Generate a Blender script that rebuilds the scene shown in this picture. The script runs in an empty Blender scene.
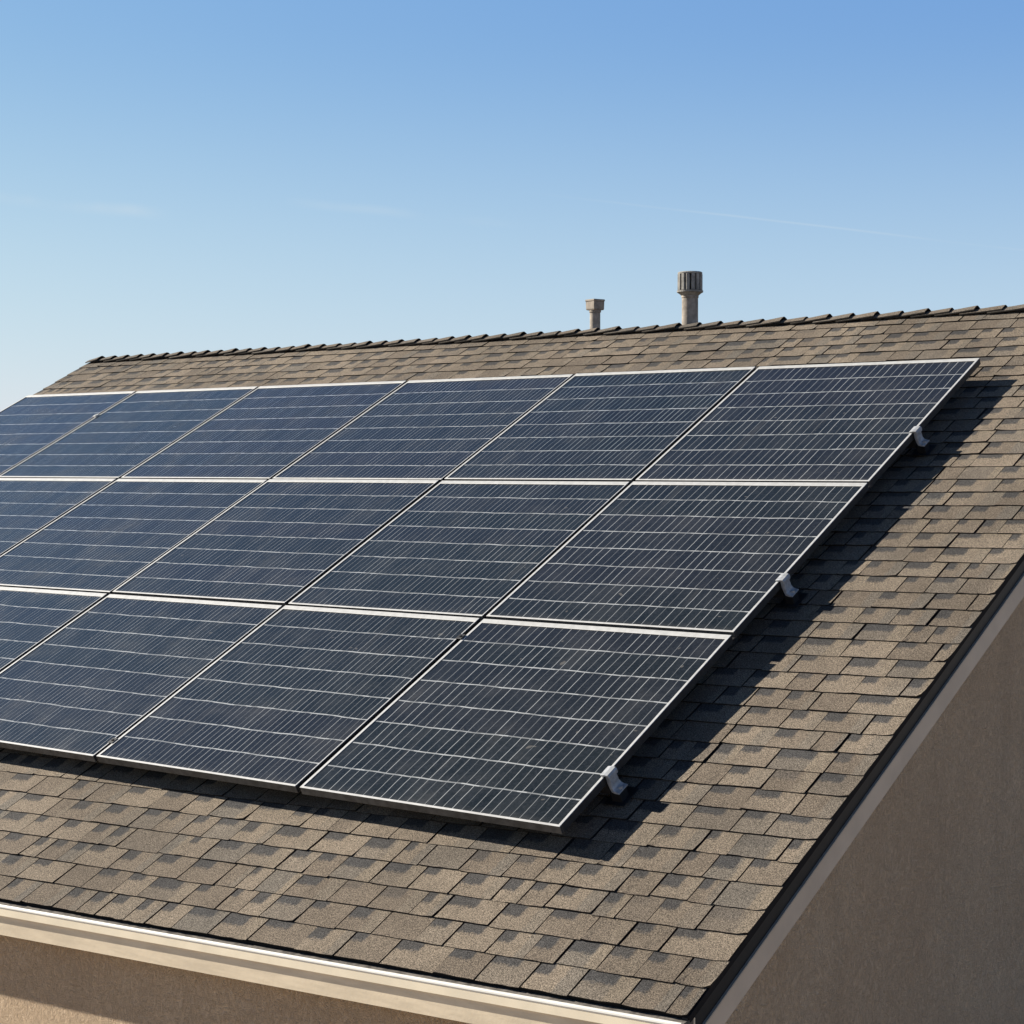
import bpy, bmesh, math, random
from mathutils import Vector, Matrix

random.seed(11)
S = bpy.context.scene
COL = S.collection

# ------------------------------------------------------------------ camera, sky, sun, exposure
TH = 0.46884183          # roof pitch (about 6 in 12)
CT, ST = math.cos(TH), math.sin(TH)
Z0 = 3.15                # height of the array's lower edge above the ground
YAW, PIT = 0.66056033, 0.02497724
FPX = 1807.769
CAMLOC = Vector((4.37006549, -5.94225404, 1.47219808 + Z0))

def PL(u, v, n=0.0):     # roof coordinates: along the eave, up the slope, off the panel plane
    return Vector((u, v * CT - n * ST, Z0 + v * ST + n * CT))

cam_d = bpy.data.cameras.new("camera")
cam = bpy.data.objects.new("camera", cam_d)
COL.objects.link(cam)
fwd = Vector((-math.sin(YAW) * math.cos(PIT), math.cos(YAW) * math.cos(PIT), -math.sin(PIT)))
right = Vector((math.cos(YAW), math.sin(YAW), 0))
up = right.cross(fwd)
cam.matrix_world = Matrix.Translation(CAMLOC) @ Matrix((right, up, -fwd)).transposed().to_4x4()
cam_d.sensor_width = 36.0
cam_d.lens = FPX * 36.0 / 1024.0
cam_d.clip_start = 0.05
cam_d.clip_end = 5000
S.camera = cam

# sun direction in roof coordinates (u, v, n) -> world
su, sv, sn = -1.5, 0.06, 1.0
SUN = Vector((su, sv * CT - sn * ST, sv * ST + sn * CT)).normalized()
SUN_EL = math.asin(SUN.z)
SUN_AZ = math.atan2(SUN.x, SUN.y)      # from +Y towards +X

EXPO = 1.2
SKYK = 1.0 / (0.07 * 2 ** EXPO)
W = bpy.data.worlds.new("World")
S.world = W
W.use_nodes = True
nt = W.node_tree
nt.nodes.clear()
def N(t, kind, **kw):
    n = t.nodes.new(kind)
    for k, v in kw.items():
        if k.startswith('_'):
            setattr(n, k[1:], v)
        else:
            n.inputs[k.replace('__', ' ')].default_value = v
    return n
def mathn(t, op, a, b=None, c=None, clamp=False):
    n = t.nodes.new('ShaderNodeMath'); n.operation = op; n.use_clamp = clamp
    for i, x in enumerate((a, b, c)):
        if x is None: continue
        if isinstance(x, (int, float)): n.inputs[i].default_value = x
        else: t.links.new(x, n.inputs[i])
    return n.outputs[0]
def smooth(t, x, lo, hi, a=0.0, b=1.0):
    n = t.nodes.new('ShaderNodeMapRange'); n.interpolation_type = 'SMOOTHSTEP'
    for i, q in zip((1, 2, 3, 4), (lo, hi, a, b)):
        if isinstance(q, (int, float)): n.inputs[i].default_value = q
        else: t.links.new(q, n.inputs[i])
    t.links.new(x, n.inputs[0])
    return n.outputs[0]
def mixc(t, fac, a, b, blend='MIX'):
    n = t.nodes.new('ShaderNodeMix'); n.data_type = 'RGBA'; n.blend_type = blend
    for i, q in ((0, fac), (6, a), (7, b)):
        if isinstance(q, (int, float)): n.inputs[i].default_value = q
        elif isinstance(q, tuple): n.inputs[i].default_value = (*q, 1) if len(q) == 3 else q
        else: t.links.new(q, n.inputs[i])
    return n.outputs[2]

sky = nt.nodes.new('ShaderNodeTexSky')
sky.sky_type = 'NISHITA'
sky.sun_disc = False
sky.sun_elevation = SUN_EL
sky.sun_rotation = SUN_AZ
sky.altitude = 0
sky.air_density = 1.0
sky.dust_density = 0.15
sky.ozone_density = 1.2
# thin high cirrus and one fading contrail, placed by direction on the sky sphere
geo = nt.nodes.new('ShaderNodeTexCoord')
def dotv(vec):
    n = nt.nodes.new('ShaderNodeVectorMath'); n.operation = 'DOT_PRODUCT'
    nt.links.new(geo.outputs['Generated'], n.inputs[0]); n.inputs[1].default_value = vec
    return n.outputs['Value']
def streak(a, b, width, strength, nscale):
    a = Vector(a).normalized(); b = Vector(b).normalized()
    nrm = a.cross(b).normalized(); mid = (a + b).normalized(); along = nrm.cross(mid)
    half = math.acos(max(-1, min(1, a.dot(b)))) / 2
    nz = nt.nodes.new('ShaderNodeTexNoise'); nz.inputs['Scale'].default_value = nscale
    nz.inputs['Detail'].default_value = 4
    nt.links.new(geo.outputs['Generated'], nz.inputs['Vector'])
    nf = nz.outputs[0]
    off = mathn(nt, 'MULTIPLY', mathn(nt, 'SUBTRACT', nf, 0.5), width * 2.2)
    d = mathn(nt, 'ABSOLUTE', mathn(nt, 'ADD', dotv(nrm), off))
    core = smooth(nt, d, 0.0, width, 1.0, 0.0)
    al = mathn(nt, 'ABSOLUTE', dotv(along))
    ends = smooth(nt, al, half * 0.6, half * 1.05, 1.0, 0.0)
    front = mathn(nt, 'GREATER_THAN', dotv(mid), 0.0)
    m = mathn(nt, 'MULTIPLY', mathn(nt, 'MULTIPLY', core, ends), front)
    m = mathn(nt, 'MULTIPLY', m, smooth(nt, nf, 0.3, 0.65))
    return mathn(nt, 'MULTIPLY', m, strength)
cl = mathn(nt, 'ADD', streak((-0.60, 0.787, 0.1495), (-0.18, 0.980, 0.0815), 0.0010, 0.26, 9.0),
           streak((-0.815, 0.563, 0.1445), (-0.742, 0.656, 0.1345), 0.0050, 0.36, 14.0))
cl = mathn(nt, 'ADD', cl, streak((-0.70, 0.70, 0.1435), (-0.60, 0.79, 0.1325), 0.0040, 0.26, 12.0))
# clear dry air: the physical sky with its brightness range compressed per channel
sx = nt.nodes.new('ShaderNodeSeparateColor'); nt.links.new(sky.outputs[0], sx.inputs[0])
cc = nt.nodes.new('ShaderNodeCombineColor')
for ch, (p, kk) in enumerate(((1.0, 0.096), (0.72, 0.171), (0.22, 0.530))):
    nt.links.new(mathn(nt, 'MULTIPLY', mathn(nt, 'POWER', sx.outputs[ch], p), kk * SKYK * 0.95), cc.inputs[ch])
low = smooth(nt, mathn(nt, 'ABSOLUTE', dotv((0, 0, 1))), 0.04, 0.24, 0.42, 0.0)
clear = mixc(nt, low, cc.outputs[0], (0.61 * SKYK, 0.775 * SKYK, 0.90 * SKYK))
skyc = mixc(nt, cl, clear, (0.62 * SKYK, 0.72 * SKYK, 0.80 * SKYK))
# a deep, clean zenith above the pale band over the horizon
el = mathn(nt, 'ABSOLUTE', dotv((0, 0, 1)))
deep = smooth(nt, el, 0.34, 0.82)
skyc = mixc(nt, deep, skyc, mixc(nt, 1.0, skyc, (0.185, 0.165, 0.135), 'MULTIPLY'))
bg = nt.nodes.new('ShaderNodeBackground')
bg.inputs['Strength'].default_value = 0.07
out = nt.nodes.new('ShaderNodeOutputWorld')
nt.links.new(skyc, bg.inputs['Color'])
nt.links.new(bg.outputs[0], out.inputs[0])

sun_d = bpy.data.lights.new("sun", 'SUN')
sun_d.energy = 5.0
sun_d.angle = math.radians(0.5)
sun_d.color = (1.0, 0.93, 0.82)
sun = bpy.data.objects.new("sun", sun_d)
COL.objects.link(sun)
sun.location = (-20, -5, 20)
sun.rotation_euler = SUN.to_track_quat('Z', 'Y').to_euler()

S.view_settings.view_transform = 'Standard'
S.view_settings.look = 'None'
S.view_settings.exposure = EXPO
S.view_settings.gamma = 1.0
S.view_settings.use_curve_mapping = False

# ------------------------------------------------------------------ helpers
def tag(o, label=None, cat=None, group=None, kind=None):
    if label: o['label'] = label
    if cat: o['category'] = cat
    if group: o['group'] = group
    if kind: o['kind'] = kind
    return o
def empty(name, loc, label, cat, group=None):
    o = bpy.data.objects.new(name, None)
    o.empty_display_size = 0.1
    COL.objects.link(o)
    o.location = loc
    return tag(o, label, cat, group)
def link_mesh(name, me, mats, parent=None):
    for m in mats: me.materials.append(m)
    o = bpy.data.objects.new(name, me)
    COL.objects.link(o)
    if parent is not None:
        o.parent = parent
        o.matrix_parent_inverse = Matrix.Translation(-parent.location)
    return o
def from_faces(name, verts, faces, mats, parent=None, midx=None, smooth_faces=False):
    me = bpy.data.meshes.new(name)
    me.from_pydata([tuple(v) for v in verts], [], faces)
    if midx: me.polygons.foreach_set('material_index', midx)
    if smooth_faces: me.polygons.foreach_set('use_smooth', [True] * len(me.polygons))
    me.update()
    return link_mesh(name, me, mats, parent)
class MB:
    def __init__(s): s.v = []; s.f = []; s.m = []
    def hexa(s, p, m=0):           # 8 points: bottom 4 (ccw seen from above), top 4
        b = len(s.v); s.v += p
        for q in ((3,2,1,0),(4,5,6,7),(0,1,5,4),(1,2,6,5),(2,3,7,6),(3,0,4,7)):
            s.f.append([b+i for i in q]); s.m.append(m)
        return s
    def roofbox(s, u0, u1, v0, v1, n0, n1, m=0):
        return s.hexa([PL(u0,v0,n0),PL(u1,v0,n0),PL(u1,v1,n0),PL(u0,v1,n0),PL(u0,v0,n1),PL(u1,v0,n1),PL(u1,v1,n1),PL(u0,v1,n1)], m)
    def prism(s, prof, a, b, m=0, close=True):  # prof: list of points for each end, given by functions a(p), b(p)
        k = len(prof); base = len(s.v)
        s.v += [a(p) for p in prof] + [b(p) for p in prof]
        for i in range(k if close else k-1):
            j = (i+1) % k
            s.f.append([base+i, base+j, base+k+j, base+k+i]); s.m.append(m)
        if close:
            s.f.append([base+i for i in range(k)][::-1]); s.m.append(m)
            s.f.append([base+k+i for i in range(k)]); s.m.append(m)
        return s
    def lathe(s, prof, c, seg=24, m=0, wob=None):
        base = len(s.v); k = len(prof)
        for i in range(seg):
            a = 2*math.pi*i/seg
            for r, z in prof:
                s.v.append(Vector((c[0]+r*math.cos(a), c[1]+r*math.sin(a), c[2]+z)))
        for i in range(seg):
            j = (i+1) % seg
            for q in range(k-1):
                s.f.append([base+i*k+q, base+j*k+q, base+j*k+q+1, base+i*k+q+1]); s.m.append(m)
        return s
    def build(s, name, mats, parent=None, smooth_faces=False, bevel=0.0, seg=1):
        o = from_faces(name, s.v, s.f, mats, parent, s.m, smooth_faces)
        bm = bmesh.new(); bm.from_mesh(o.data)
        bmesh.ops.recalc_face_normals(bm, faces=bm.faces)
        if bevel:
            bmesh.ops.bevel(bm, geom=bm.edges[:], offset=bevel, segments=seg, affect='EDGES', clamp_overlap=True)
        bm.to_mesh(o.data); bm.free()
        return o

def new_mat(name):
    m = bpy.data.materials.new(name); m.use_nodes = True
    t = m.node_tree
    b = t.nodes['Principled BSDF']
    return m, t, b
def noise(t, scale, detail=2.0, rough=0.5, vec=None, dist=0.0):
    n = t.nodes.new('ShaderNodeTexNoise')
    n.inputs['Scale'].default_value = scale; n.inputs['Detail'].default_value = detail
    n.inputs['Roughness'].default_value = rough; n.inputs['Distortion'].default_value = dist
    if vec is None:
        tc = t.nodes.new('ShaderNodeTexCoord'); vec = tc.outputs['Object']
    t.links.new(vec, n.inputs['Vector'])
    return n.outputs[0]
def bump(t, b, h, strength, dist):
    n = t.nodes.new('ShaderNodeBump'); n.inputs['Strength'].default_value = strength
    n.inputs['Distance'].default_value = dist
    t.links.new(h, n.inputs['Height']); t.links.new(n.outputs[0], b.inputs['Normal'])

# ------------------------------------------------------------------ materials
def mat_shingle():
    m, t, b = new_mat('shingle_granules')
    at = t.nodes.new('ShaderNodeAttribute'); at.attribute_name = 'tab'
    sp = t.nodes.new('ShaderNodeSeparateColor'); t.links.new(at.outputs['Color'], sp.inputs[0])
    r1, r2, r3 = sp.outputs[0], sp.outputs[1], sp.outputs[2]
    wd = at.outputs['Alpha']
    uv = t.nodes.new('ShaderNodeUVMap'); uv.uv_map = 'tab_uv'
    su_ = t.nodes.new('ShaderNodeSeparateXYZ'); t.links.new(uv.outputs[0], su_.inputs[0])
    x, y = su_.outputs[0], su_.outputs[1]           # metres from the tab's left side and lower edge
    tc = t.nodes.new('ShaderNodeTexCoord'); ob = tc.outputs['Object']
    n_soft = noise(t, 38, 3, 0.6, ob)
    n_edge = noise(t, 85, 3, 0.6, ob)
    n_gran = noise(t, 230, 2, 0.8, ob)
    n_gr2 = noise(t, 150, 2, 0.6, ob)
    n_big = noise(t, 1.3, 4, 0.6, ob)
    base = mixc(t, smooth(t, r1, 0.15, 0.85), (0.110, 0.089, 0.068), (0.150, 0.122, 0.092))
    base = mixc(t, smooth(t, r2, 0.7, 1.1), base, (0.100, 0.089, 0.075))
    # a blend change part way along the tab
    edge = mathn(t, 'MULTIPLY', wd, mathn(t, 'MULTIPLY_ADD', r3, 0.35, 0.45))
    part = smooth(t, mathn(t, 'ADD', x, mathn(t, 'MULTIPLY', mathn(t, 'SUBTRACT', n_soft, 0.5), 0.03)), mathn(t, 'SUBTRACT', edge, 0.006), mathn(t, 'ADD', edge, 0.006))
    part = mathn(t, 'MULTIPLY', part, smooth(t, r3, 0.35, 0.5))
    alt = mixc(t, r2, (0.098, 0.088, 0.075), (0.156, 0.126, 0.092))
    base = mixc(t, mathn(t, 'MULTIPLY', part, 0.75), base, alt)
    # dark granule band near the upper left of most tabs
    wob = mathn(t, 'SUBTRACT', n_edge, 0.5)
    w0 = mathn(t, 'MULTIPLY', wd, mathn(t, 'MULTIPLY_ADD', r2, 0.40, 0.28))
    px = smooth(t, mathn(t, 'ADD', x, mathn(t, 'MULTIPLY', wob, 0.025)), mathn(t, 'SUBTRACT', w0, 0.007), mathn(t, 'ADD', w0, 0.007), 1.0, 0.0)
    y0 = mathn(t, 'MULTIPLY_ADD', r3, -0.035, 0.108)
    py = smooth(t, mathn(t, 'ADD', y, mathn(t, 'MULTIPLY', wob, 0.06)), mathn(t, 'SUBTRACT', y0, 0.014), mathn(t, 'ADD', y0, 0.010))
    dk = mathn(t, 'MULTIPLY', mathn(t, 'MULTIPLY', px, py), smooth(t, r1, 0.08, 0.14))
    base = mixc(t, mathn(t, 'MULTIPLY', dk, 0.9), base, (0.036, 0.036, 0.037))
    # granules and large scale weathering
    g = smooth(t, n_gran, 0.33, 0.67, 0.25, 1.9)
    g2 = smooth(t, n_gr2, 0.25, 0.75, 0.78, 1.22)
    big = smooth(t, n_big, 0.3, 0.7, 0.82, 1.14)
    k = mathn(t, 'MULTIPLY', mathn(t, 'MULTIPLY', g, g2), big)
    kc = t.nodes.new('ShaderNodeCombineColor')
    for i in range(3): t.links.new(k, kc.inputs[i])
    base = mixc(t, 1.0, base, kc.outputs[0], 'MULTIPLY')
    t.links.new(base, b.inputs['Base Color'])
    b.inputs['Roughness'].default_value = 0.95
    b.inputs['Specular IOR Level'].default_value = 0.15
    bump(t, b, mathn(t, 'ADD', n_gran, n_gr2), 0.55, 0.004)
    return m
def mat_plain(name, col, rough=0.6, metal=0.0, var=0.12, scale=14.0, spec=0.5, bmp=0.0, bscale=80.0, stretch=None):
    m, t, b = new_mat(name)
    tc = t.nodes.new('ShaderNodeTexCoord'); vec = tc.outputs['Object']
    if stretch:
        mp = t.nodes.new('ShaderNodeMapping'); mp.inputs['Scale'].default_value = stretch
        t.links.new(vec, mp.inputs[0]); vec = mp.outputs[0]
    n = noise(t, scale, 5, 0.6, vec)
    lo = tuple(c * (1 - var) for c in col); hi = tuple(min(1, c * (1 + var)) for c in col)
    t.links.new(mixc(t, smooth(t, n, 0.3, 0.7), lo, hi), b.inputs['Base Color'])
    b.inputs['Roughness'].default_value = rough; b.inputs['Metallic'].default_value = metal
    b.inputs['Specular IOR Level'].default_value = spec
    if bmp: bump(t, b, noise(t, bscale, 3, 0.6), bmp, 0.003)
    return m
def mat_stucco():
    m, t, b = new_mat('tan_stucco')
    tc = t.nodes.new('ShaderNodeTexCoord'); ob = tc.outputs['Object']
    mp = t.nodes.new('ShaderNodeMapping'); mp.inputs['Scale'].default_value = (1.0, 1.0, 0.7)
    t.links.new(ob, mp.inputs[0])
    fine = noise(t, 34, 5, 0.7, mp.outputs[0], 2.6)
    grit = noise(t, 190, 2, 0.6, ob)
    big = noise(t, 1.1, 5, 0.65, ob)
    c = mixc(t, smooth(t, big, 0.3, 0.72), (0.68, 0.515, 0.355), (0.76, 0.595, 0.42))
    c = mixc(t, smooth(t, fine, 0.42, 0.62, 0.0, 0.62), c, (0.50, 0.372, 0.252))  # follows the bump noise: relief shade put into the colour
    c = mixc(t, smooth(t, grit, 0.52, 0.72, 0.0, 0.45), c, (0.40, 0.29, 0.19))
    # old water runs and patched areas
    m2 = t.nodes.new('ShaderNodeMapping'); m2.inputs['Scale'].default_value = (5.0, 5.0, 0.5); t.links.new(ob, m2.inputs[0])
    c = mixc(t, smooth(t, noise(t, 1.0, 4, 0.6, m2.outputs[0]), 0.52, 0.75, 0.0, 0.35), c, (0.50, 0.38, 0.265))
    t.links.new(c, b.inputs['Base Color'])
    b.inputs['Roughness'].default_value = 0.95; b.inputs['Specular IOR Level'].default_value = 0.1
    h = mathn(t, 'ADD', mathn(t, 'MULTIPLY', fine, 1.6), mathn(t, 'MULTIPLY', grit, 0.7))
    bump(t, b, h, 1.0, 0.02)
    return m
def mat_cells():
    m, t, b = new_mat('solar_cells')
    uv = t.nodes.new('ShaderNodeUVMap'); uv.uv_map = 'cells'
    sx = t.nodes.new('ShaderNodeSeparateXYZ'); t.links.new(uv.outputs[0], sx.inputs[0])
    x, y = sx.outputs[0], sx.outputs[1]              # in strips and in cell rows
    oi = t.nodes.new('ShaderNodeObjectInfo'); rnd = oi.outputs['Random']
    tc = t.nodes.new('ShaderNodeTexCoord'); ob = tc.outputs['Object']
    wv = noise(t, 5.0, 2, 0.5, ob)
    wc = mathn(t, 'SUBTRACT', wv, 0.5)
    xs = mathn(t, 'ADD', x, mathn(t, 'MULTIPLY', wc, 0.22))
    ys = mathn(t, 'ADD', y, mathn(t, 'MULTIPLY', wc, 0.10))
    rx = mathn(t, 'ROUND', xs); ry = mathn(t, 'ROUND', ys)
    dx = mathn(t, 'ABSOLUTE', mathn(t, 'SUBTRACT', xs, rx))
    dy = mathn(t, 'ABSOLUTE', mathn(t, 'SUBTRACT', ys, ry))
    fy = mathn(t, 'FLOOR', ys); fx = mathn(t, 'FLOOR', xs)
    def white(a, bb, seed):
        cv = t.nodes.new('ShaderNodeCombineXYZ')
        t.links.new(a, cv.inputs[0]); t.links.new(bb, cv.inputs[1])
        t.links.new(mathn(t, 'MULTIPLY_ADD', rnd, 91.7, seed), cv.inputs[2])
        wn = t.nodes.new('ShaderNodeTexWhiteNoise'); wn.noise_dimensions = '3D'
        t.links.new(cv.outputs[0], wn.inputs['Vector'])
        return wn.outputs['Value']
    wl = white(rx, fy, 1.0)
    wl2 = white(rx, ry, 5.0)
    lx = smooth(t, dx, 0.018, 0.046, 1.0, 0.0)
    lx = mathn(t, 'MULTIPLY', lx, smooth(t, wl, 0.0, 1.0, 0.30, 0.85))
    ly = smooth(t, dy, 0.015, 0.028, 1.0, 0.0)
    ly = mathn(t, 'MULTIPLY', ly, smooth(t, wl2, 0.0, 1.0, 0.45, 0.9))
    line = mathn(t, 'MAXIMUM', lx, ly)
    wcell = white(fx, fy, 9.0)
    wrow = white(fy, fy, 3.0)
    mott = noise(t, 70, 3, 0.7, ob)
    cell = mixc(t, wcell, (0.0078, 0.0104, 0.0112), (0.0122, 0.0152, 0.0165))
    cell = mixc(t, smooth(t, wrow, 0.3, 0.9, 0.0, 0.5), cell, (0.0130, 0.0132, 0.0180))
    cell = mixc(t, smooth(t, mott, 0.40, 0.72, 0.0, 0.6), cell, (0.024, 0.027, 0.032))
    cell = mixc(t, smooth(t, rnd, 0.4, 1.0, 0.0, 0.45), cell, (0.0100, 0.0160, 0.0165))
    col = mixc(t, line, cell, (0.36, 0.375, 0.38))
    # thin dust on the glass, heavier towards the lower lip
    du = noise(t, 3.2, 6, 0.68, ob)
    dm = mathn(t, 'MULTIPLY', smooth(t, du, 0.42, 0.78), 0.045)
    low = mathn(t, 'MULTIPLY', smooth(t, y, 0.0, 0.35, 1.0, 0.0), 0.05)
    spots = smooth(t, noise(t, 23, 1, 0.3, ob), 0.78, 0.82, 0.0, 0.25)
    mu = t.nodes.new('ShaderNodeMapping'); mu.inputs['Scale'].default_value = (0.55, 0.22, 1.0)
    cu = t.nodes.new('ShaderNodeCombineXYZ'); t.links.new(x, cu.inputs[0]); t.links.new(y, cu.inputs[1])
    t.links.new(mathn(t, 'MULTIPLY', rnd, 57.0), cu.inputs[2]); t.links.new(cu.outputs[0], mu.inputs[0])
    runs = smooth(t, noise(t, 1.0, 4, 0.62, mu.outputs[0]), 0.55, 0.80, 0.0, 0.075)
    dm = mathn(t, 'ADD', dm, runs)
    dm = mathn(t, 'ADD', mathn(t, 'ADD', dm, low), spots, clamp=True)
    col = mixc(t, dm, col, (0.26, 0.24, 0.21))
    t.links.new(col, b.inputs['Base Color'])
    b.inputs['IOR'].default_value = 1.56
    t.links.new(smooth(t, du, 0.3, 0.8, 0.16, 0.30), b.inputs['Roughness'])
    bump(t, b, noise(t, 2.5, 3, 0.5, ob), 0.08, 0.02)
    return m

M_SH = mat_shingle()
M_BUTT = mat_plain('shingle_cut_edge', (0.022, 0.020, 0.018), 0.95, spec=0.1)
M_DECK = mat_plain('asphalt_underlay', (0.016, 0.015, 0.015), 0.95, spec=0.1)
M_CAP = None
M_STUC = mat_stucco()
M_TRIM = mat_plain('cream_trim_paint', (0.62, 0.525, 0.385), 0.55, var=0.10, scale=5.0, bmp=0.15, bscale=60, stretch=(1, 6, 6))
M_RAKE = mat_plain('beige_trim_paint', (0.47, 0.39, 0.305), 0.6, var=0.08, scale=4.0, bmp=0.15, bscale=60)
M_GUT = mat_plain('cream_gutter_metal', (0.70, 0.62, 0.475), 0.38, var=0.07, scale=6.0, spec=0.5)
M_LIP = mat_plain('white_gutter_lip', (0.60, 0.585, 0.535), 0.4, var=0.05, scale=8.0)
M_FILL = mat_plain('dark_gutter_fill', (0.11, 0.10, 0.09), 0.95, var=0.45, scale=30, spec=0.1, bmp=0.6, bscale=90)
M_DRIP = mat_plain('black_drip_edge', (0.010, 0.010, 0.011), 0.55, var=0.2, spec=0.3)
M_DLIP = mat_plain('drip_edge_lip', (0.30, 0.27, 0.22), 0.6, 0.0, var=0.1)
M_ALU = mat_plain('brushed_aluminium', (0.42, 0.42, 0.41), 0.5, 0.2, var=0.10, scale=30, spec=0.5)
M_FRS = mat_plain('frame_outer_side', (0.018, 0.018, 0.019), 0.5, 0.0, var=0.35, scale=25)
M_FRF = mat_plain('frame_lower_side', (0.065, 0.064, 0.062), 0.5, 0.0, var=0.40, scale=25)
M_CELL = mat_cells()
M_BACK = mat_plain('panel_backsheet', (0.05, 0.05, 0.052), 0.6)
M_GALV = mat_plain('galvanised_bracket', (0.31, 0.32, 0.33), 0.5, 0.2, var=0.25, scale=40)
M_PIPE = mat_plain('weathered_vent_pipe', (0.255, 0.222, 0.185), 0.8, var=0.28, scale=16, spec=0.2, bmp=0.3, bscale=60)
M_CAPM = mat_plain('weathered_vent_cap', (0.235, 0.225, 0.205), 0.75, var=0.3, scale=22, spec=0.2, bmp=0.3, bscale=60)
M_CAPD = mat_plain('vent_cap_inside', (0.03, 0.03, 0.03), 0.9, spec=0.1)
M_GRND = mat_plain('dry_lawn', (0.29, 0.225, 0.155), 0.95, var=0.25, scale=1.2, spec=0.1, bmp=0.5, bscale=20)

# ------------------------------------------------------------------ ground
g = from_faces('ground', [(-2500,-2500,0),(2500,-2500,0),(2500,2500,0),(-2500,2500,0)], [[0,1,2,3]], [M_GRND])
tag(g, kind='structure')

# ------------------------------------------------------------------ house
D = 0.135                      # gap between panel plane and shingles
UR, UL = 0.998, -9.358         # right and left rake
VR = 5.765                     # ridge
def VE(u): return -0.730 + (u - 1.0) * 0.055     # the eave line
YR = PL(0, VR, -D).y
ZR = PL(0, VR, -D).z
def BK(p): return Vector((p.x, 2 * YR - p.y, p.z))   # mirror to the back slope

house = empty('house', (-4, YR, 0), 'tan stucco house with a brown shingled gable roof carrying the solar array', 'house')

NB = -D - 0.011                # underlay level under the shingles
def shingle_side(V, F, MI, UV, TB, mirror):
    ncourse = 44
    rng = random.Random(5 if mirror else 3)
    def add(p):
        V.append(BK(p) if mirror else p); return len(V) - 1
    def face(idx, m, uvs, tb):
        if mirror: idx = idx[::-1]; uvs = uvs[::-1]
        F.append(idx); MI.append(m); UV.append(uvs); TB.append(tb)
    eave = (lambda u: -0.85) if mirror else VE
    for k in range(ncourse):
        u = UL - rng.random() * 0.3
        while u < UR:
            w = rng.choice((rng.uniform(0.11, 0.17), rng.uniform(0.17, 0.24), rng.uniform(0.20, 0.28)))
            if UR - (u + w) < 0.07: w = UR - u + 0.02
            ua, ub = max(u, UL), min(u + w, UR)
            u += w
            if ub - ua < 0.03: continue
            gap = rng.choice((0.0055, 0.0065, 0.008, 0.009))
            last = ub >= UR - 1e-6
            first = ua <= UL + 1e-6
            a = ua + (0 if first else gap * 0.5); b = ub - (0 if last else gap * 0.5)
            skew = rng.gauss(0, 0.0022)
            if last: b += rng.uniform(-0.006, 0.004)
            th = rng.uniform(0.0065, 0.0085) + (0.0025 if rng.random() < 0.15 else 0)
            dv = rng.gauss(0, 0.0022)
            nseg = 5
            topn, lown, lowb = [], [], []
            lf = rng.gauss(0, 0.0012); rt = rng.gauss(0, 0.0012)
            curl = max(0, rng.gauss(0, 0.0022))
            for i in range(nseg + 1):
                s = i / nseg
                uu = a + (b - a) * s + skew
                e = eave(uu); ex = (VR - e) / ncourse
                v0 = e + ex * k + dv + rng.gauss(0, 0.0009)
                if last and i == nseg:
                    v0 += rng.uniform(0.0, 0.018); uu -= rng.uniform(0.0, 0.006)
                if k == 0: v0 -= rng.uniform(0, 0.004)
                vm = e + ex * (k + 0.45)
                v1 = e + ex * (k + 1) + 0.012
                nn = NB + th + lf * (1 - s) + rt * s + (curl if i in (0, nseg) else 0) + rng.gauss(0, 0.0005)
                lown.append((add(PL(uu, v0, nn)), (uu - a, 0.0)))
                topn.append((add(PL(uu, vm, NB + th * 0.60 + rng.gauss(0, 0.0005))), (uu - a, ex * 0.45), add(PL(uu, v1, NB + 0.0012)), (uu - a, ex + 0.012)))
                lowb.append(add(PL(uu, v0 + 0.0035, NB - 0.001)))
            tb = (rng.random(), rng.random(), rng.random(), b - a)
            for i in range(nseg):
                L0, u0 = lown[i]; L1, u1 = lown[i + 1]
                M0, mu0, T0, tu0 = topn[i]; M1, mu1, T1, tu1 = topn[i + 1]
                face([L0, L1, M1, M0], 0, [u0, u1, mu1, mu0], tb)
                face([M0, M1, T1, T0], 0, [mu0, mu1, tu1, tu0], tb)
                face([lowb[i], lowb[i + 1], L1, L0], 1, [(0, 0)] * 4, tb)
            for i, sgn in ((0, 0), (nseg, 1)):
                q = [lown[i][0], topn[i][0], topn[i][2], lowb[i]]
                face(q if sgn else q[::-1], 1, [(0, 0)] * 4, tb)
V, F, MI, UVS, TB = [], [], [], [], []
shingle_side(V, F, MI, UVS, TB, False)
shingle_side(V, F, MI, UVS, TB, True)
# deck sheets and their thickness under the shingles
def deck(mirror):
    eave = (lambda u: -0.85) if mirror else VE
    ul, ur = UL + 0.006, UR - 0.008
    pts = [PL(ul, eave(ul) + 0.006, NB - 0.004), PL(ur, eave(ur) + 0.006, NB - 0.004), PL(ur, VR - 0.004, NB - 0.004), PL(ul, VR - 0.004, NB - 0.004)]
    low = [PL(ul, eave(ul) + 0.006, NB - 0.030), PL(ur, eave(ur) + 0.006, NB - 0.030), PL(ur, VR - 0.020, NB - 0.030), PL(ul, VR - 0.020, NB - 0.030)]
    if mirror: pts = [BK(p) for p in pts]; low = [BK(p) for p in low]
    b = len(V); V.extend(low + pts)
    for q in ((3,2,1,0),(4,5,6,7),(0,1,5,4),(1,2,6,5),(3,0,4,7)):
        q = [b + i for i in q]
        if mirror: q = q[::-1]
        F.append(q); MI.append(2); UVS.append([(0, 0)] * 4); TB.append((0.5, 0.5, 0.5, 0.2))
deck(False); deck(True)
me = bpy.data.meshes.new('roof')
me.from_pydata([tuple(p) for p in V], [], F)
me.polygons.foreach_set('material_index', MI)
uvl = me.uv_layers.new(name='tab_uv')
uvl.data.foreach_set('uv', [c for f in UVS for p in f for c in p])
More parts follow.
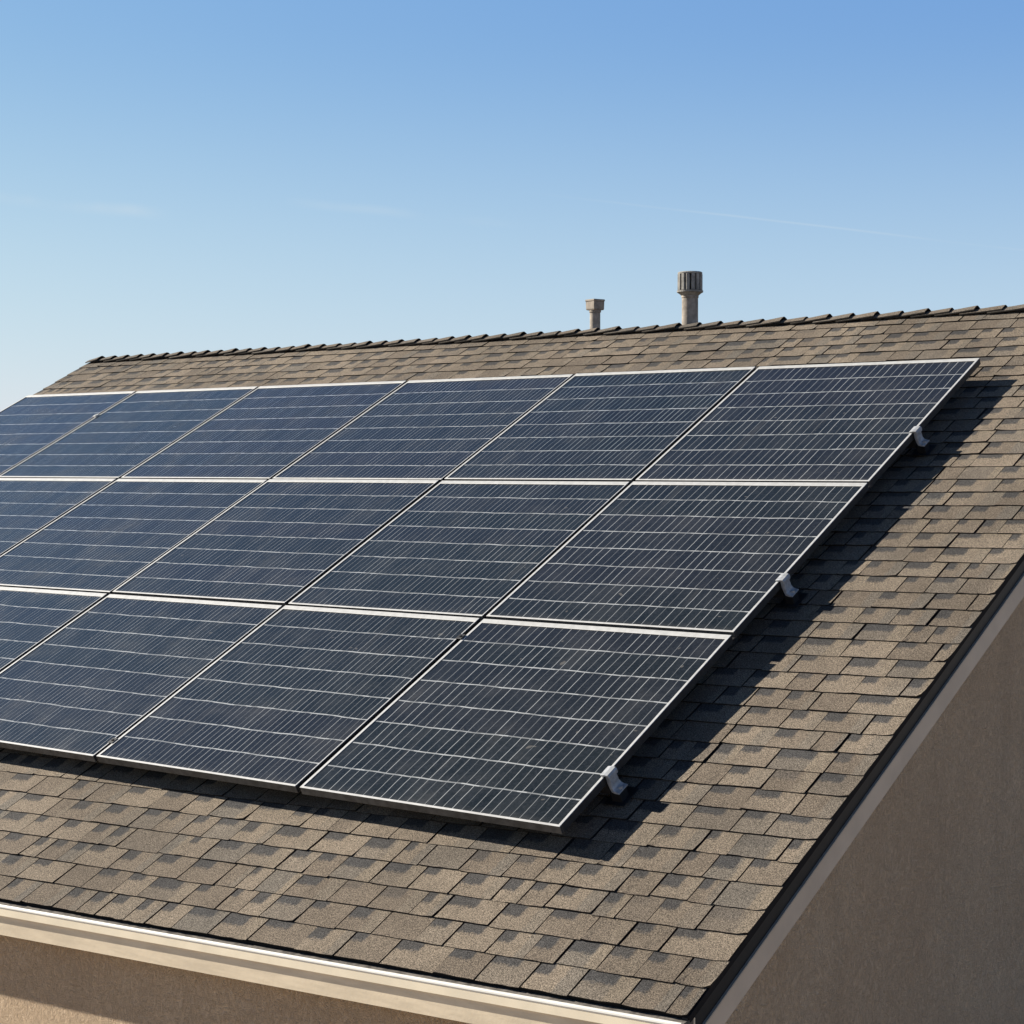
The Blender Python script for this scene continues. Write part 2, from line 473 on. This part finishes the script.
ca = me.color_attributes.new('tab', 'FLOAT_COLOR', 'CORNER')
ca.data.foreach_set('color', [c for f, tb in zip(F, TB) for _ in f for c in tb])
me.update()
roof = link_mesh('roof', me, [M_SH, M_BUTT, M_DECK], house)

# ridge caps: bent, overlapping, each lifted at its right end
V, F, MI, UVS, TB = [], [], [], [], []
rng = random.Random(8)
u = UL - 0.01
while u < UR - 0.02:
    ex = rng.uniform(0.168, 0.192)
    u0, u1 = u - 0.10, u + ex
    u0 = max(u0, UL - 0.012); u1 = min(u1, UR + 0.006)
    lift0, lift1 = 0.003, rng.uniform(0.024, 0.036)
    th = 0.008
    wd = 0.066 + rng.gauss(0, 0.004)
    tb = (rng.random() * 0.12, 0.75 + 0.25 * rng.random(), 0.2, ex)
    prof = [(-1.0, 0.0), (-0.55, 0.001), (-0.12, -0.002), (0.0, -0.007), (0.12, -0.002), (0.55, 0.001), (1.0, 0.0)]
    rings = []
    for (uu, lf, ww) in ((u0, lift0, wd), ((u0 + u1) / 2, lift0 + (lift1 - lift0) * 0.42, wd), (u1, lift1, wd * rng.uniform(0.96, 1.05))):
        top, bot = [], []
        for s, dn in prof:
            d = abs(s) * ww
            for lst, extra in ((top, th), (bot, 0.0)):
                nn = -D + lf * (0.85 + 0.15 * (1 - abs(s))) + dn + extra
                y = (d * CT + nn * 0.0)
                p = Vector((uu + rng.gauss(0, 0.001), YR + (1 if s > 0 else -1) * y, ZR - d * ST + (nn + D) * 1.0))
                V.append(p); lst.append(len(V) - 1)
        rings.append((top, bot))
    def fc(q, m):
        F.append(q); MI.append(m); TB.append(tb)
        UVS.append([(V[i].x - u0, 0.02 + 0.02 * j) for j, i in enumerate(q)])
    k = len(prof)
    for (ta, ba), (tb_, bb) in zip(rings[:-1], rings[1:]):
        for i in range(k - 1):
            fc([ta[i], tb_[i], tb_[i + 1], ta[i + 1]], 0)
            fc([ba[i + 1], bb[i + 1], bb[i], ba[i]], 1)
        fc([ba[0], bb[0], tb_[0], ta[0]], 1)
        fc([ta[k-1], tb_[k-1], bb[k-1], ba[k-1]], 1)
    ta, ba = rings[-1]
    for i in range(k - 1): fc([ba[i], ba[i+1], ta[i+1], ta[i]], 1)
    ta, ba = rings[0]
    for i in range(k - 1): fc([ta[i], ta[i+1], ba[i+1], ba[i]], 1)
    u += ex
me = bpy.data.meshes.new('ridge_cap')
me.from_pydata([tuple(p) for p in V], [], F)
me.polygons.foreach_set('material_index', MI)
uvl = me.uv_layers.new(name='tab_uv')
uvl.data.foreach_set('uv', [c for f in UVS for p in f for c in p])
ca = me.color_attributes.new('tab', 'FLOAT_COLOR', 'CORNER')
ca.data.foreach_set('color', [c for f, tb in zip(F, TB) for _ in f for c in tb])
me.update()
cap = link_mesh('ridge_cap', me, [M_SH, M_BUTT], roof)
cap.matrix_parent_inverse = Matrix()

def subpart(o, parent):
    o.parent = parent; o.matrix_parent_inverse = parent.matrix_parent_inverse.inverted() @ Matrix.Translation(-house.location) if False else Matrix()
    return o
cap.parent = roof
cap.matrix_parent_inverse = Matrix()       # the roof's own frame is already world aligned
# roof frame: parent inverse cancels the house location, so roof-local == world

def sub(o):
    o.parent = roof; o.matrix_parent_inverse = Matrix(); return o

# drip edge along both rakes (black face, small outward lip) ; runs front and back
def rake_pts(u, v, dz, mirror):
    p = PL(u, v, NB - 0.006) + Vector((0, 0, dz))
    return BK(p) if mirror else p
def rake_strip(mb, ua, ub, za, zb, mirror, m=0, vtop=VR, vlow=None):
    e = vlow if vlow is not None else (-0.85 if mirror else VE(UR))
    mb.hexa([rake_pts(ua, e, zb, mirror), rake_pts(ub, e, zb, mirror), rake_pts(ub, vtop, zb, mirror), rake_pts(ua, vtop, zb, mirror),
             rake_pts(ua, e, za, mirror), rake_pts(ub, e, za, mirror), rake_pts(ub, vtop, za, mirror), rake_pts(ua, vtop, za, mirror)], m)
RB = 0.094
for (ua, ub, la, lb, el) in ((UR - 0.034, UR - 0.012, UR - 0.034, UR - 0.002, VE(UR)), (UL + 0.012, UL + 0.034, UL + 0.002, UL + 0.034, VE(UL))):
    mb = MB()
    for mir in (False, True):
        e = -0.85 if mir else el
        rake_strip(mb, ua, ub, 0.0, -RB, mir, 0, vlow=e)
        rake_strip(mb, la, lb, -RB - 0.0005, -RB - 0.007, mir, 1, vlow=e)
    sub(mb.build('drip_edge', [M_DRIP, M_DLIP]))
# rake boards under the drip edge
for (ua, ub, el) in ((UR - 0.062, UR - 0.020, VE(UR)), (UL + 0.020, UL + 0.062, VE(UL))):
    for mir in (False, True):
        mb = MB(); rake_strip(mb, ua, ub, -RB - 0.008, -0.222, mir, 0, vlow=-0.85 if mir else el - 0.030)
        mb.build('rake_board', [M_RAKE], house)

# eave trim: open gutter with bright lip, and the fascia board below it
def eave_prof(u, y, z):
    p = PL(u, VE(u), NB); return p + Vector((0, y, z))
def eave_sweep(mb, prof, ua, ub, m, close=True):
    mb.prism(prof, lambda q: eave_prof(ua, *q), lambda q: eave_prof(ub, *q), m, close)
gu0, gu1 = UL + 0.02, UR - 0.006
mb = MB()
trough = [(0.045, -0.012), (0.045, -0.060), (-0.050, -0.060), (-0.0585, -0.057), (-0.0565, -0.026), (-0.0535, -0.026), (-0.0535, -0.054), (-0.046, -0.0565), (0.041, -0.0565), (0.041, -0.012)]
eave_sweep(mb, trough, gu0, gu1, 0)
lip = []
for i in range(10):
    a = 2 * math.pi * i / 10
    lip.append((-0.0485 + 0.0098 * math.cos(a), -0.0185 + 0.0105 * math.sin(a)))
gut = mb.build('gutter', [M_GUT], house)
mb = MB(); eave_sweep(mb, lip, gu0, gu1 + 0.003, 0)
lp = mb.build('gutter_lip', [M_LIP], smooth_faces=False)
lp.parent = gut; lp.matrix_parent_inverse = Matrix()
mb = MB(); eave_sweep(mb, [(0.040, -0.050), (-0.0525, -0.050), (-0.0525, -0.027), (-0.02, -0.0165), (0.040, -0.011)], gu0 + 0.004, gu1 - 0.004, 0)
dj = mb.build('gutter_fill', [M_FILL])  # dark grey-brown fill inside the open trough
dj.parent = gut; dj.matrix_parent_inverse = Matrix()
mb = MB(); eave_sweep(mb, [(-0.0455, -0.0605), (-0.0455, -0.151), (-0.010, -0.151), (-0.010, -0.0605)], gu0, gu1 - 0.02, 0)
mb.build('fascia_board', [M_TRIM], house)
mb = MB()
mb.hexa([BK(eave_prof(UL+0.02, -0.03, -0.16)), BK(eave_prof(UR-0.02, -0.03, -0.16)), BK(eave_prof(UR-0.02, 0.0, -0.16)), BK(eave_prof(UL+0.02, 0.0, -0.16)),
         BK(eave_prof(UL+0.02, -0.03, -0.02)), BK(eave_prof(UR-0.02, -0.03, -0.02)), BK(eave_prof(UR-0.02, 0.0, -0.02)), BK(eave_prof(UL+0.02, 0.0, -0.02))])
mb.build('fascia_board', [M_TRIM], house)

# walls
WR, WL = UR - 0.13, UL + 0.13
def yfront(u): return eave_prof(u, 0.066, 0).y
ybk = 2 * YR - PL(0, -0.85, NB).y - 0.12
def roof_under(y):     # z just under the deck at this y
    d = abs(y - YR); return ZR - d * math.tan(TH) - 0.055
def gable(ux, du, nm):
    yf = yfront(ux)
    prof = [(yf, 0), (ybk, 0), (ybk, roof_under(ybk)), (YR, roof_under(YR)), (yf, roof_under(yf))]
    mb = MB()
    mb.prism([Vector((0, y, z)) for y, z in prof], lambda p: p + Vector((ux, 0, 0)), lambda p: p + Vector((ux + du, 0, 0)))
    return mb.build(nm, [M_STUC], house)
gable(WR, -0.15, 'wall')
gable(WL, 0.15, 'wall')
mb = MB()
a0, a1 = WL + 0.152, WR - 0.152
mb.hexa([Vector((a0, yfront(a0), 0)), Vector((a1, yfront(a1), 0)), Vector((a1, yfront(a1)+0.15, 0)), Vector((a0, yfront(a0)+0.15, 0)),
         Vector((a0, yfront(a0), eave_prof(a0,0,-0.05).z)), Vector((a1, yfront(a1), eave_prof(a1,0,-0.05).z)), Vector((a1, yfront(a1)+0.15, eave_prof(a1,0,-0.05).z)), Vector((a0, yfront(a0)+0.15, eave_prof(a0,0,-0.05).z))])
mb.build('wall', [M_STUC], house)
mb = MB()
zt = roof_under(ybk)
mb.hexa([Vector((a0, ybk-0.15, 0)), Vector((a1, ybk-0.15, 0)), Vector((a1, ybk, 0)), Vector((a0, ybk, 0)), Vector((a0, ybk-0.15, zt)), Vector((a1, ybk-0.15, zt)), Vector((a1, ybk, zt)), Vector((a0, ybk, zt))])
mb.build('wall', [M_STUC], house)
# soffit closing the front overhang
mb = MB(); eave_sweep(mb, [(-0.008, -0.120), (-0.008, -0.128), (0.064, -0.128), (0.064, -0.120)], gu0, gu1 - 0.05, 0)
mb.build('soffit', [M_TRIM], house)

# ------------------------------------------------------------------ solar panels
UC = [0.0, -1.49992530, -2.94147856, -4.46734094, -6.03233142, -7.49710388, -8.97613444]
VC = [0.0, 1.53170113, 3.08066514, 4.67723666]
GU, GV = 0.026, 0.022          # gaps between columns and between rows
FT = 0.040                     # frame depth
SL, SW, BW, TW = 0.018, 0.007, 0.013, 0.038   # frame lip widths: sides, lower, upper
COLS = ['rightmost', 'second from right', 'third from right', 'fourth from right', 'fifth from right', 'leftmost']
ROWS = ['bottom', 'middle', 'top']
SPECIAL = {(0, 0): 'dark solar panel at the lower right corner of the array',
           (0, 2): 'dark solar panel at the upper right corner of the array',
           (5, 2): 'pale blue solar panel at the upper left corner of the array'}
def make_panel(i, j):
    u1 = UC[i] - (GU / 2 if i > 0 else 0); u0 = UC[i + 1] + GU / 2
    v0 = VC[j] + (GV / 2 if j > 0 else 0); v1 = VC[j + 1] - (GV / 2 if j < 2 else 0)
    SW = 0.015 if i == 0 else 0.009
    dn = random.gauss(0, 0.0012)
    tilt = random.gauss(0, 0.0015)
    lab = SPECIAL.get((i, j))
    if not lab:
        tone = 'dark navy' if i < 2 else ('blue grey' if i < 4 else 'pale blue reflecting')
        lab = '%s solar panel, %s in the %s row of the array' % (tone, COLS[i], ROWS[j])
    root = empty('solar_panel', PL(u0, v0, -FT), lab, 'solar panel', 'solar panels mounted on the roof')
    f = MB()
    def bar(a, b, c, d, m=0):
        f.hexa([PL(a, c, -FT+dn), PL(b, c, -FT+dn), PL(b, d, -FT+dn), PL(a, d, -FT+dn), PL(a, c, dn), PL(b, c, dn), PL(b, d, dn), PL(a, d, dn)], m)
    bar(u0, u1, v0, v0 + BW); bar(u0, u1, v1 - TW, v1)
    bar(u0, u0 + SL, v0 + BW, v1 - TW); bar(u1 - SW, u1, v0 + BW, v1 - TW)
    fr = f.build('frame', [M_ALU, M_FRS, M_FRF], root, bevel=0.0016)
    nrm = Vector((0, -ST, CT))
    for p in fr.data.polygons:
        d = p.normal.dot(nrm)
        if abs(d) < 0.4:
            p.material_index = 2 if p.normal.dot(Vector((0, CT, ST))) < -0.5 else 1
    if j < 2:  # black strip added under the row gap to block slivers of sun
        gs = MB(); gs.roofbox(u0, u1, v1 + 0.0005, v1 + GV - 0.0005, -0.036, -0.028)
        gs.build('gap_sun_block', [M_DRIP], root)
    # the glazed cell sheet
    a, b, c, d = u0 + SL + 0.0005, u1 - SW - 0.0005, v0 + BW + 0.0005, v1 - TW - 0.0005
    nt_, nb_ = -0.0035 + dn, -0.012 + dn
    vs = [PL(a,c,nb_),PL(b,c,nb_),PL(b,d,nb_),PL(a,d,nb_),PL(a,c,nt_),PL(b,c,nt_),PL(b,d,nt_),PL(a,d,nt_)]
    me = bpy.data.meshes.new('cell_sheet')
    fs = [[4,5,6,7],[3,2,1,0],[0,1,5,4],[1,2,6,5],[2,3,7,6],[3,0,4,7]]
    me.from_pydata([tuple(x) for x in vs], [], fs)
    me.polygons.foreach_set('material_index', [0,1,1,1,1,1])
    uvl = me.uv_layers.new(name='cells')
    ns = (28, 34, 40, 44, 46, 46)[i]
    uu = [(0.02, 0.06), (ns - 0.02, 0.06), (ns - 0.02, 7.94), (0.02, 7.94)]
    uvl.data.foreach_set('uv', [q for p in uu for q in p] + [0.5] * (20 * 2))
    me.update()
    link_mesh('cell_sheet', me, [M_CELL, M_BACK], root)
for j in range(3):
    for i in range(6):
        make_panel(i, j)

# ------------------------------------------------------------------ end brackets with the rails they close
BV = [0.385, 2.05, 3.70]
BL = ['pale metal bracket gripping the right edge of the bottom row panel, nearest the eave',
      'pale metal bracket gripping the right edge of the middle row panel',
      'pale metal bracket gripping the right edge of the top row panel, nearest the ridge']
for v, lab in zip(BV, BL):
    root = empty('mounting_bracket', PL(0.03, v, -D), lab, 'bracket', 'end brackets along the right edge of the array')
    def extr(prof, va, vb, name, mat, flare=0.0, bev=0.0012):
        mb = MB()
        mb.prism(prof, lambda q: PL(q[0], v + va - flare * max(0, -q[1] - 0.03), q[1]), lambda q: PL(q[0], v + vb + flare * max(0, -q[1] - 0.03), q[1]))
        return mb.build(name, [mat], root, bevel=bev)
    extr([(-0.016, 0.0025), (-0.016, 0.010), (0.004, 0.013), (0.024, 0.011), (0.029, 0.002), (0.029, -0.016), (0.0235, -0.016), (0.0225, 0.0015), (0.010, 0.0045), (0.0025, 0.0025)], -0.034, 0.034, 'clamp', M_GALV)
    extr([(0.0045, -0.001), (0.024, -0.001), (0.0245, -0.018), (0.0255, -0.050), (0.030, -0.064), (0.040, -0.071), (0.058, -0.0745), (0.058, -0.0815), (0.036, -0.0800), (0.020, -0.074), (0.0130, -0.060), (0.0045, -0.035)], -0.027, 0.027, 'foot', M_GALV, 0.20)
    bo = MB()
    base = PL(0.047, v, -0.0735)
    ax = Vector((0, -ST, CT)); e1 = Vector((1, 0, 0)); e2 = Vector((0, CT, ST))
    ring = [e1 * (0.010 * math.cos(k * math.pi / 3)) + e2 * (0.010 * math.sin(k * math.pi / 3)) for k in range(6)]
    bo.prism(ring, lambda q: base + q, lambda q: base + q + ax * 0.010)
    bo.build('bolt', [M_GALV], root)
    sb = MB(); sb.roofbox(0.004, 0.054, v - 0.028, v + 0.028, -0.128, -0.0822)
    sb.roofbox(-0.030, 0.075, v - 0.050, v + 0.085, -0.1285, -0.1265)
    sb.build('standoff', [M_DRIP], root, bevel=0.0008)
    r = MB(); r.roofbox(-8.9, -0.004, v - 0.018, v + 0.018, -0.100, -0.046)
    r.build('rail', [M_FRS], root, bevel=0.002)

# small mid clamps standing in the gaps between columns
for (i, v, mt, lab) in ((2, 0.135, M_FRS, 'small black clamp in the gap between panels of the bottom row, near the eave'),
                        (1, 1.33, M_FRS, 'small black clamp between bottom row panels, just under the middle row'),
                        (5, 4.19, M_ALU, 'small pale clamp between the two leftmost panels of the top row')):
    uc = UC[i]
    root = empty('mid_clamp', PL(uc, v, -0.04), lab, 'clamp', 'clamps between neighbouring panels')
    mb = MB(); mb.roofbox(uc - 0.019, uc + 0.019, v - 0.022, v + 0.022, 0.002, 0.006)
    mb.build('clamp_plate', [mt], root, bevel=0.0012)
    mb = MB(); mb.roofbox(uc - 0.007, uc + 0.007, v - 0.018, v + 0.018, -0.05, 0.0016)
    mb.build('clamp_stem', [mt], root)
    mb = MB()
    base = PL(uc, v, 0.0062); ring = [Vector((1,0,0)) * (0.007 * math.cos(k*math.pi/3)) + Vector((0,CT,ST)) * (0.007 * math.sin(k*math.pi/3)) for k in range(6)]
    mb.prism(ring, lambda q: base + q, lambda q: base + q + Vector((0,-ST,CT)) * 0.006)
    mb.build('bolt', [mt], root)

# ------------------------------------------------------------------ roof vents, just behind the ridge
def back_z(b): return ZR - b * math.tan(TH)
b = 0.27
# tall vent with finned cap
ux = -2.830; by = YR + b
bz = back_z(b)
root = empty('vent_pipe', (ux, by, bz), 'taller weathered vent pipe with a finned round cap, on the ridge', 'vent pipe', 'vent pipes at the ridge')
zb, zt_ = ZR + 0.270 - bz, ZR + 0.428 - bz
mb = MB(); mb.lathe([(0.061, -0.06), (0.0605, 0.2), (0.0600, zb - 0.035), (0.064, zb - 0.028), (0.064, zb - 0.012), (0.05, zb - 0.012)], (ux, by, bz), 32)
mb.build('pipe', [M_PIPE], root, smooth_faces=False)
mb = MB(); mb.lathe([(0.150, -0.085), (0.075, 0.02), (0.0625, 0.06), (0.0625, 0.02)], (ux, by, bz), 28)
mb.build('flashing', [M_CAPM], root)
mb = MB()
mb.lathe([(0.058, zb - 0.02), (0.083, zb + 0.002), (0.097, zb + 0.010), (0.098, zb + 0.022), (0.080, zb + 0.024), (0.040, zb + 0.024)], (ux, by, bz), 32, 0)
mb.lathe([(0.066, zb + 0.024), (0.066, zt_ - 0.012)], (ux, by, bz), 32, 1)
mb.lathe([(0.066, zt_ - 0.014), (0.090, zt_ - 0.014), (0.092, zt_ - 0.004), (0.085, zt_ + 0.002), (0.0005, zt_ + 0.006)], (ux, by, bz), 32, 0)
capo = mb.build('vent_cap', [M_CAPM, M_CAPD], root)
mb = MB()
nf = 14
for k in range(nf):
    a = 2 * math.pi * (k + 0.35) / nf
    e = Vector((math.cos(a), math.sin(a), 0)); tt = Vector((-math.sin(a), math.cos(a), 0))
    c0 = Vector((ux, by, bz))
    w = 0.0125
    lo, hi = zb + 0.0225, zt_ - 0.0142
    mb.hexa([c0 + e*0.064 - tt*w + Vector((0,0,lo)), c0 + e*0.092 - tt*w + Vector((0,0,lo)), c0 + e*0.092 + tt*w + Vector((0,0,lo)), c0 + e*0.064 + tt*w + Vector((0,0,lo)),
             c0 + e*0.064 - tt*w + Vector((0,0,hi)), c0 + e*0.092 - tt*w + Vector((0,0,hi)), c0 + e*0.092 + tt*w + Vector((0,0,hi)), c0 + e*0.064 + tt*w + Vector((0,0,hi))])
fo = mb.build('cap_fins', [M_CAPM], None, bevel=0.003)
fo.parent = capo; fo.matrix_parent_inverse = Matrix()
# short vent with square cap
ux = -3.690; by = YR + b
root = empty('vent_pipe', (ux, by, bz), 'shorter slim vent pipe with a small square cap, left of the taller one', 'vent pipe', 'vent pipes at the ridge')
zb, zt_ = ZR + 0.189 - bz, ZR + 0.276 - bz
mb = MB(); mb.lathe([(0.0415, -0.05), (0.0405, 0.15), (0.0405, zb - 0.014), (0.046, zb - 0.012), (0.047, zb + 0.004), (0.03, zb + 0.004)], (ux, by, bz), 28)
mb.build('pipe', [M_PIPE], root)
mb = MB(); mb.lathe([(0.120, -0.07), (0.055, 0.02), (0.0425, 0.05), (0.0425, 0.02)], (ux, by, bz), 28)
mb.build('flashing', [M_CAPM], root)
mb = MB()
rz = math.radians(-15)
def sq(h, z):
    return [Vector((ux + h*(cx*math.cos(rz) - cy*math.sin(rz)), by + h*(cx*math.sin(rz) + cy*math.cos(rz)), bz + z)) for cx, cy in ((-1,-1),(1,-1),(1,1),(-1,1))]
mb.hexa(sq(0.047, zb + 0.0045) + sq(0.0505, zb + 0.009))
mb.hexa(sq(0.0505, zb + 0.0092) + sq(0.052, zt_ - 0.016))
mb.hexa(sq(0.0555, zt_ - 0.0158) + sq(0.0545, zt_))
mb.build('vent_cap', [M_PIPE], root, bevel=0.003)
